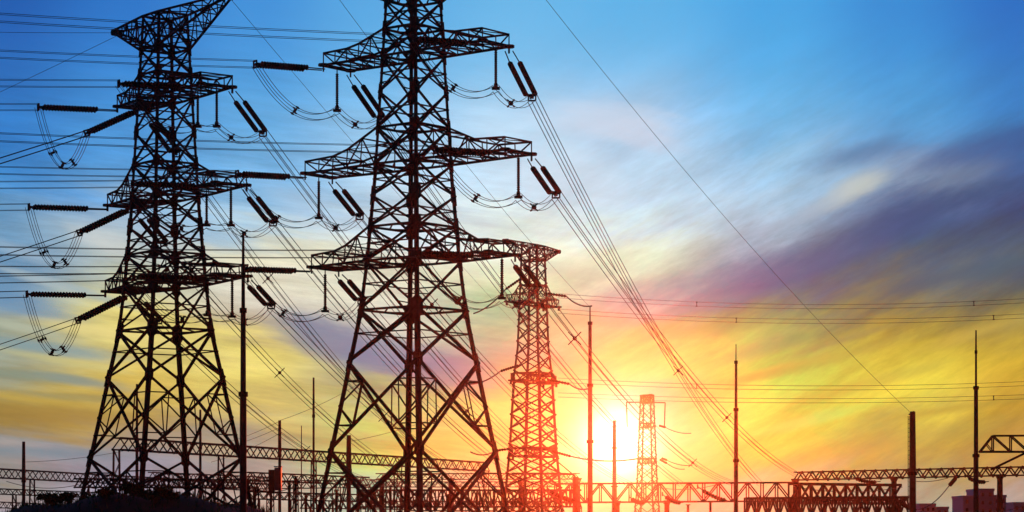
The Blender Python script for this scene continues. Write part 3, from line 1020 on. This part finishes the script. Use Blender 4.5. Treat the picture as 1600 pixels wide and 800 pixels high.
gantry('low gantry just past the thin mast between the biggest pylons', P(470, 782, 400), P(640, 784, 404), 1.2, 1.0, 12, (0.1, 0.5, 0.9), 0.13, 0.09, 0.12, colw=0.4)

# raised end truss fixed to the black needle mast's line
rt = thing('end_truss', 'raised trapezoid truss with diagonal strut beside the black needle mast', 'truss', (P(1530, 706, 284).x, 284, 0))
b = MB()
pL, pR = P(1531, 706, 284), P(1720, 706, 284)
tL, tR = P(1551, 681, 284), P(1720, 680, 284)
for off in (Vector((0, -0.5, 0)), Vector((0, 0.5, 0))):
    b.bar(pL + off, pR + off, 0.22); b.bar(tL + off, tR + off, 0.18); b.bar(pL + off, tL + off, 0.16)
    for i in range(6):
        x0 = 1551 + i * 28
        b.bar(P(x0, 681, 284) + off, P(x0, 706, 284) + off, 0.13)
        b.bar(P(x0, 681, 284) + off, P(x0 + 28, 706, 284) + off, 0.13)
    b.bar(P(1541, 694, 284) + off, P(1551, 706, 284) + off, 0.1)
for x0 in (1531, 1551, 1579, 1607, 1635):
    b.bar(P(x0, 706, 284) + Vector((0, -.5, 0)), P(x0, 706, 284) + Vector((0, .5, 0)), 0.12)
b.build('beam', STEEL, rt)
b = MB(); b.bar(P(1610, 704, 284), P(1548, 734, 284), 0.24); b.build('strut', STEEL, rt)
b = MB(); b.bar(P(1700, 706, 284), (P(1700, 706, 284).x, 284, 0), 0.5); b.build('column', STEEL, rt)


# hanging strain insulators and droppers on the gantries
def sling(p0, p1, label, sag=0.5, r=0.4):
    t_ = thing('gantry_insulator', label, 'insulator', p0, 'insulators slung under gantries')
    pts = sagline(p0, p1, sag, 24)
    b = MB(); b.tube(pts, [r * (1.0 if i % 2 else 0.6) if 3 < i < 21 else 0.07 for i in range(25)], 8); b.build('disc_string', INSUL, t_)
    b = MB(); b.plate(p0, Vector((1, 0, 0)), r * 0.9, 0.1); b.build('hanger', STEEL2, t_)
    return t_


for k, (x0, y0, x1, y1, Y, lab) in enumerate([
        (855, 762, 905, 783, 380, 'thick red-lit insulator slung by the foot of the slim pylon'),
        (983, 776, 1010, 784, 440, 'insulator slung under the beam next to the pale mast'),
        (1090, 760, 1142, 783, 440, 'thick insulator slung inside the beam beside the red-brown mast'),
        (1035, 772, 1068, 785, 440, 'insulator slung under the beam beneath the smallest pylon'),
        (1330, 744, 1376, 752, 470, 'dark insulator slung below the wavy gantry before its second column'),
        (1495, 745, 1482, 760, 470, 'short steep insulator hanging from the wavy gantry by the city blocks'),
        (1400, 776, 1432, 796, 400, 'dark insulator slung at the foot of the twin pole'),
        (1508, 743, 1545, 752, 440, 'insulator slung under the wavy gantry behind the black needle mast')]):
    sling(P(x0, y0, Y), P(x1, y1, Y - 4), lab, 0.5 if k != 5 else 0.05)
single(sagline(P(1482, 760, 470), P(1432, 797, 440), 0.9, 14), 'slack cable from the wavy gantry to the foot of the twin pole', 'substation cables', r=0.09, name='slack_cable', cat='cable')
single(sagline(P(1640, 770, 440), P(1560, 799, 430), 0.6, 14), 'slack cable below the wavy gantry in front of the city blocks', 'substation cables', r=0.07, name='slack_cable', cat='cable')
single(sagline(P(1430, 752, 470), P(1480, 747, 468), 0.3, 10), 'flat cable just beneath the wavy gantry', 'substation cables', r=0.06, name='slack_cable', cat='cable')
for x0 in (1484, 1497):
    pass

for a0, a1, Y, lab in [
        ((395, 742), (470, 748), 430, 'drooping wire above the equipment cabinet'),
        ((470, 741), (560, 747), 430, 'drooping wire from the cabinet bay to the stout post'),
        ((385, 756), (455, 762), 380, 'drooping wire just under the cabinet lid'),
        ((455, 762), (530, 770), 380, 'drooping wire along the post insulators by the thin mast'),
        ((580, 752), (690, 754), 460, 'drooping wire across the middle of the tallest pylon foot'),
        ((690, 752), (800, 755), 460, 'drooping wire from the tallest pylon foot to the slim pylon'),
        ((600, 768), (720, 769), 385, 'lower drooping wire across the tallest pylon foot'),
        ((10, 752), (120, 758), 480, 'drooping wire beyond the plain outer post'),
        ((120, 757), (235, 760), 460, 'drooping wire beyond the outer leg of the bank pylon'),
        ((240, 748), (400, 754), 480, 'drooping wire beyond the inner legs of the bank pylon'),
        ((1010, 757), (1120, 757), 452, 'drooping wire under the deep beam near the smallest pylon'),
        ((1240, 760), (1410, 761), 436, 'drooping wire inside the dark lattice beam')]:
    single(sagline(P(*a0, Y), P(*a1, Y), 0.9, 14), lab, 'substation cables', r=0.06, name='slack_cable', cat='cable')

# jumpers of the slim pylon and its dead-end strings
DE = [((851, 458), (885, 463), (925, 478), 'topmost jumper from the slim pylon to the needle mast', 350),
      ((855, 593), (890, 600), (925, 605), 'middle jumper from the slim pylon to the needle mast', 350),
      ((862, 705), (892, 713), (1000, 716), 'lowest jumper from the slim pylon past the pale mast', 350),
      ((816, 434), (790, 452), (740, 490), 'topmost jumper on the outer side of the slim pylon', 350),
      ((810, 571), (782, 580), (730, 600), 'middle jumper on the outer side of the slim pylon', 350),
      ((806, 700), (775, 704), (735, 706), 'lowest jumper on the outer side of the slim pylon', 350),
      ((1030, 665), (1040, 668), (1080, 677), 'upper dead-end string on the smallest pylon', 640),
      ((1034, 716), (1042, 719), (1082, 727), 'lower dead-end string on the smallest pylon', 640),
      ((1031, 718), (1042, 724), (1070, 733), 'lowest twin string on the smallest pylon', 640)]
for (a0, a1, a2, lab, Y) in DE:
    t_ = thing('dead_end_string', lab, 'insulator', P(*a0, Y), 'dead-end strings')
    b = MB(); ribbed(b, P(*a0, Y), P(*a1, Y - 1), 0.19 if Y < 500 else 0.3, 8); b.build('disc_string', INSUL, t_)
    b = MB(); b.tube(sagline(P(*a1, Y - 1), P(*a2, Y - 4), 0.5, 10), 0.1, 5); b.build('jumper_wire', WIRE, t_)

# level lines far behind on the sun side
for k, (y0, ym, y1, sp, lab) in enumerate([
        (462, 479, 462, (1092, 1508), 'highest level line crossing the purple cloud'),
        (486, 502, 487, (1142, 1552), 'second level line just under the purple cloud'),
        (594, 606, 596, (1088,), 'third level line crossing the bright yellow sky'),
        (617, 626, 618, (1560,), 'lowest level line crossing the bright yellow sky')]):
    Y = 520
    p0, p1 = P(872, y0, Y), P(1800, y1 - 8, Y)
    pm = (p0 + p1) / 2
    sag = (ym - (y0 + y1 - 8) / 2) / F * Y
    pts = sagline(p0, p1, sag, 30)
    bundle(pts, lab + ', a pair of wires', 'level lines behind', [s_at(pts, x) for x in sp], sep=0.42, r=0.02, nw=4, sp_size=0.42)

# small distribution wires on the outer side
for k, (a0, a1, lab) in enumerate([((437, 658), (330, 697), 'thin service wire from the short plain post, uppermost'),
                                   ((437, 668), (320, 706), 'thin service wire from the short plain post, second one'),
                                   ((437, 677), (330, 722), 'thin service wire from the short plain post, lowest'),
                                   ((437, 657), (560, 600), 'thin wire rising from the short plain post to the tallest pylon'),
                                   ((545, 690), (700, 645), 'thin wire rising from the stout post across the tallest pylon'),
                                   ((37, 722), (215, 700), 'faint wire from the plain outer post to the bank pylon')]):
    single(sagline(P(*a0, 350), P(*a1, 380), 0.4, 10), lab, 'service wires', r=0.03, name='service_wire')


# ------------------------------------------------------------------ equipment in the bays
cab = thing('equipment_cabinet', 'dark equipment cabinet with blue-grey lid on two legs by the bank', 'cabinet', P(430, 800, 330) * 1.0)
cx, cy = P(430, 750, 330).x, 330
WO[cab.name] = Vector((cx, cy, 0)); cab.location = (cx, cy, 0)
zt, zb_ = P(430, 731, 330).z, P(430, 770, 330).z
b = MB(); b.box((cx - 0.45, cy, (zt + zb_) / 2 - 0.1), 0.75, 1.1, zt - zb_ - 0.3); b.build('tank', CABD, cab)
b = MB(); b.box((cx + 0.38, cy, (zt + zb_) / 2 + 0.15), 0.85, 1.2, zt - zb_ - 0.3); b.build('body', CAB, cab)
b = MB(); b.box((cx + 0.38, cy, zt + 0.14), 1.0, 1.35, 0.12); b.build('lid', CAB, cab)
for i in range(5):
    b = MB(); b.box((cx - 0.45, cy - 0.62, zb_ + 0.35 + i * 0.5), 0.6, 0.1, 0.12); b.build('cooling_fin', CABD, cab)
for sx in (-0.5, 0.5):
    b = MB(); b.bar((cx + sx, cy, 0), (cx + sx, cy, zb_ + 0.1), 0.24); b.build('leg', STEEL, cab)
b = MB(); b.box((cx, cy, zb_ - 0.02), 1.9, 1.3, 0.14); b.build('shelf', STEEL2, cab)


def post_insulator(px, py, Y, label):
    x = (px - 800) / F * Y
    z = CZ + (HY - py) / F * Y
    t_ = thing('post_insulator', label, 'insulator', (x, Y, 0), 'post insulators in the bays')
    b = MB(); b.bar((x, Y, 0), (x, Y, z - 2.0), 0.34); b.build('pedestal', STEEL, t_)
    b = MB(); ribbed(b, Vector((x, Y, z - 2.0)), Vector((x, Y, z - 0.15)), 0.24, 9); b.build('disc_string', INSUL, t_)
    b = MB(); b.box((x, Y, z - 0.08), 0.7, 0.5, 0.16); b.build('cap', STEEL2, t_)


for px, py, Y, lab in [
        (462, 744, 340, 'stout post insulator just beyond the equipment cabinet'),
        (452, 752, 345, 'slimmer post insulator touching the equipment cabinet bay'),
        (505, 757, 350, 'post insulator beside the thin mast between the biggest pylons'),
        (526, 765, 352, 'post insulator before the stout post in the tallest pylon foot'),
        (560, 752, 355, 'post insulator just past the stout post'),
        (585, 768, 360, 'post insulator inside the near foot of the tallest pylon'),
        (700, 772, 365, 'post insulator behind the middle of the tallest pylon'),
        (745, 770, 365, 'post insulator behind the sunward leg of the tallest pylon'),
        (1040, 786, 420, 'post insulator under the beam by the smallest pylon'),
        (1075, 788, 420, 'post insulator under the beam before the red-brown mast'),
        (1110, 784, 422, 'post insulator under the beam near the red-brown mast'),
        (1290, 783, 425, 'post insulator under the dark lattice beam'),
        (265, 766, 300, 'post insulator seen over the top of the bank'),
        (335, 764, 300, 'post insulator seen past the bank pylon sunward leg'),
        (398, 760, 350, 'post insulator between the bank pylon and the cabinet'),
        (478, 772, 345, 'short post insulator before the thin mast'),
        (610, 760, 370, 'post insulator by the near leg of the tallest pylon'),
        (672, 762, 370, 'post insulator just past the near leg of the tallest pylon'),
        (722, 764, 372, 'post insulator midway under the tallest pylon sunward panel'),
        (772, 766, 372, 'post insulator between the tallest and the slim pylon'),
        (180, 760, 300, 'post insulator by the outer end of the bank crest'),
        (1345, 784, 425, 'post insulator under the far half of the dark lattice beam'),
        (820, 768, 372, 'post insulator at the foot of the slim pylon')]:
    post_insulator(px, py, Y, lab)

# pipe portal beside the slim pylon
pp = thing('pipe_portal', 'stout bent pipe portal beside the slim pylon', 'portal', P(900, 830, 380))
WO[pp.name] = Vector((P(900, 800, 380).x, 380, 0)); pp.location = WO[pp.name]
b = MB(); b.tube([Vector((P(899, 800, 380).x, 380, 0)), P(899, 745, 380)], 0.45, 10); b.build('column', STEEL, pp)
b = MB(); b.tube([P(899, 745, 380), P(895, 741, 380), P(868, 740, 380), P(800, 740, 382)], 0.16, 8); b.build('beam', STEEL, pp)
b = MB(); b.bar(P(896, 742, 380), P(872, 722, 380), 0.16); b.build('strut', STEEL, pp)


# ------------------------------------------------------------------ distant city blocks
def block(label, boxes, Y):
    x0 = (boxes[0][0] - 800) / F * Y
    t_ = thing('office_building', label, 'building', (x0, Y, 0), 'distant city blocks')
    for (xa, xb, ytop, dep) in boxes:
        xl, xr = (xa - 800) / F * Y, (xb - 800) / F * Y
        zt = CZ + (HY - ytop) / F * Y
        b = MB(); b.box(((xl + xr) / 2, Y + dep / 2, zt / 2), xr - xl, dep, zt); w_ = b.build('wall', BWALL, t_)
        b = MB(); b.box(((xl + xr) / 2, Y + dep / 2, zt + 0.3), xr - xl + 0.3, dep + 0.3, 0.6); b.build('parapet', BWALL, w_)
        nx, nz = max(2, int((xr - xl) / 1.3)), max(2, int(zt / 1.9))
        for i in range(nx):
            for j in range(nz):
                if (j + 0.55) * zt / nz < 4:
                    continue
                b = MB()
                b.box((xl + (i + 0.5) * (xr - xl) / nx, Y - 0.04, (j + 0.55) * zt / nz), 0.65, 0.1, 0.9)
                b.build('window', BGLASS, w_)
    return t_


block('grey stepped office block standing behind the black needle mast', [(1505, 1529, 778, 16), (1530, 1553, 767, 18), (1554, 1572, 777, 15)], 640)
block('pale low block faintly seen behind the foot of the twin pole', [(1438, 1462, 790, 14), (1463, 1482, 795, 12)], 700)
block('pale slab block half hidden by the last round column', [(1584, 1612, 788, 14)], 680)


# ------------------------------------------------------------------ grass and shrubs on the bank
gb = MB()
for _ in range(5200):
    x = random.uniform(-50, -13)
    y = random.uniform(197, 228)
    z = hill_h(x, y)
    if z < 0.2:
        continue
    hgt = random.uniform(0.15, 0.75) * (1.0 if random.random() < 0.35 else 0.6)
    an = random.uniform(0, 6.28)
    w_ = 0.05
    i = len(gb.v)
    dxg, dyg = math.cos(an) * w_, math.sin(an) * w_
    lx, ly = random.uniform(-.15, .15), random.uniform(-.15, .15)
    gb.v += [Vector((x - dxg, y - dyg, z - 0.05)), Vector((x + dxg, y + dyg, z - 0.05)), Vector((x + lx, y + ly, z + hgt))]
    gb.f.append((i, i + 1, i + 2))
go = gb.build('grass', GRASS, origin=(0, 0, 0))
structure(go, 'stuff')
go['label'] = 'short rough grass growing on the earth bank'


def shrub(x, y, h, w, label):
    z = max(hill_h(x, y), 0.0)
    t_ = thing('shrub', label, 'shrub', (x, y, z), 'shrubs on the bank')
    b = MB()
    tips_ = []
    for k in range(7):
        an = random.uniform(0, 6.28)
        tip = Vector((x + math.cos(an) * w * random.uniform(.15, .5), y + math.sin(an) * w * random.uniform(.15, .5), z + h * random.uniform(0.55, 0.95)))
        b.tube([Vector((x, y, z - 0.1)), (Vector((x, y, z)) + tip) / 2 + Vector((0, 0, .1 * h)), tip], [0.06, 0.04, 0.015], 5)
        tips_.append(tip)
    b.build('stem', BARK, t_)
    f = MB()
    for k in range(420):
        c = random.choice(tips_) + Vector((random.gauss(0, w * .13), random.gauss(0, w * .13), random.gauss(-0.08 * h, h * .16)))
        if c.z < z:
            continue
        a = Vector((random.gauss(0, 1), random.gauss(0, 1), random.gauss(0, 1))).normalized()
        c2 = a.cross(Vector((random.gauss(0, 1), random.gauss(0, 1), random.gauss(0, 1)))).normalized()
        sz = random.uniform(0.06, 0.13)
        i = len(f.v)
        f.v += [c - a * sz * 1.6, c + c2 * sz, c + a * sz * 1.6, c - c2 * sz]
        f.f.append((i, i + 1, i + 2, i + 3))
    f.build('foliage', LEAF, t_)


for px, Y, h, w, lab in [
        (74, 208, 1.15, 1.3, 'tall ragged shrub at the outer end of the bank'),
        (88, 210, 0.95, 1.2, 'small ragged shrub beside the tall one at the bank end'),
        (107, 212, 1.1, 1.4, 'low shrub just outside the bank pylon outer leg'),
        (208, 208, 1.2, 1.6, 'rounded shrub on the bank crest inside the bank pylon'),
        (244, 206, 1.5, 2.0, 'broad dark shrub on the highest point of the bank'),
        (268, 207, 0.9, 1.5, 'low dark shrub just past the highest point of the bank'),
        (164, 206, 0.9, 1.3, 'small shrub near the outer leg on the bank slope')]:
    shrub((px - 800) / F * Y, Y, h * 0.78, w * 0.9, lab)


# ------------------------------------------------------------------ haze
hz = MB()
hz.box((0, 700, 23.1), 2840, 1640, 48.2)
ho = hz.build('haze', STEEL, origin=(0, 0, 0))
ho['kind'] = 'stuff'
hm = bpy.data.materials.new('haze_air')
hm.use_nodes = True
nt = hm.node_tree
nt.nodes.clear()
vo = nt.nodes.new('ShaderNodeVolumePrincipled')
vo.inputs['Color'].default_value = (0.9, 0.85, 0.82, 1)
vo.inputs['Density'].default_value = HAZE_DENSITY
vo.inputs['Anisotropy'].default_value = HAZE_G
om = nt.nodes.new('ShaderNodeOutputMaterial')
nt.links.new(vo.outputs[0], om.inputs['Volume'])
ho.data.materials.clear()
ho.data.materials.append(hm)
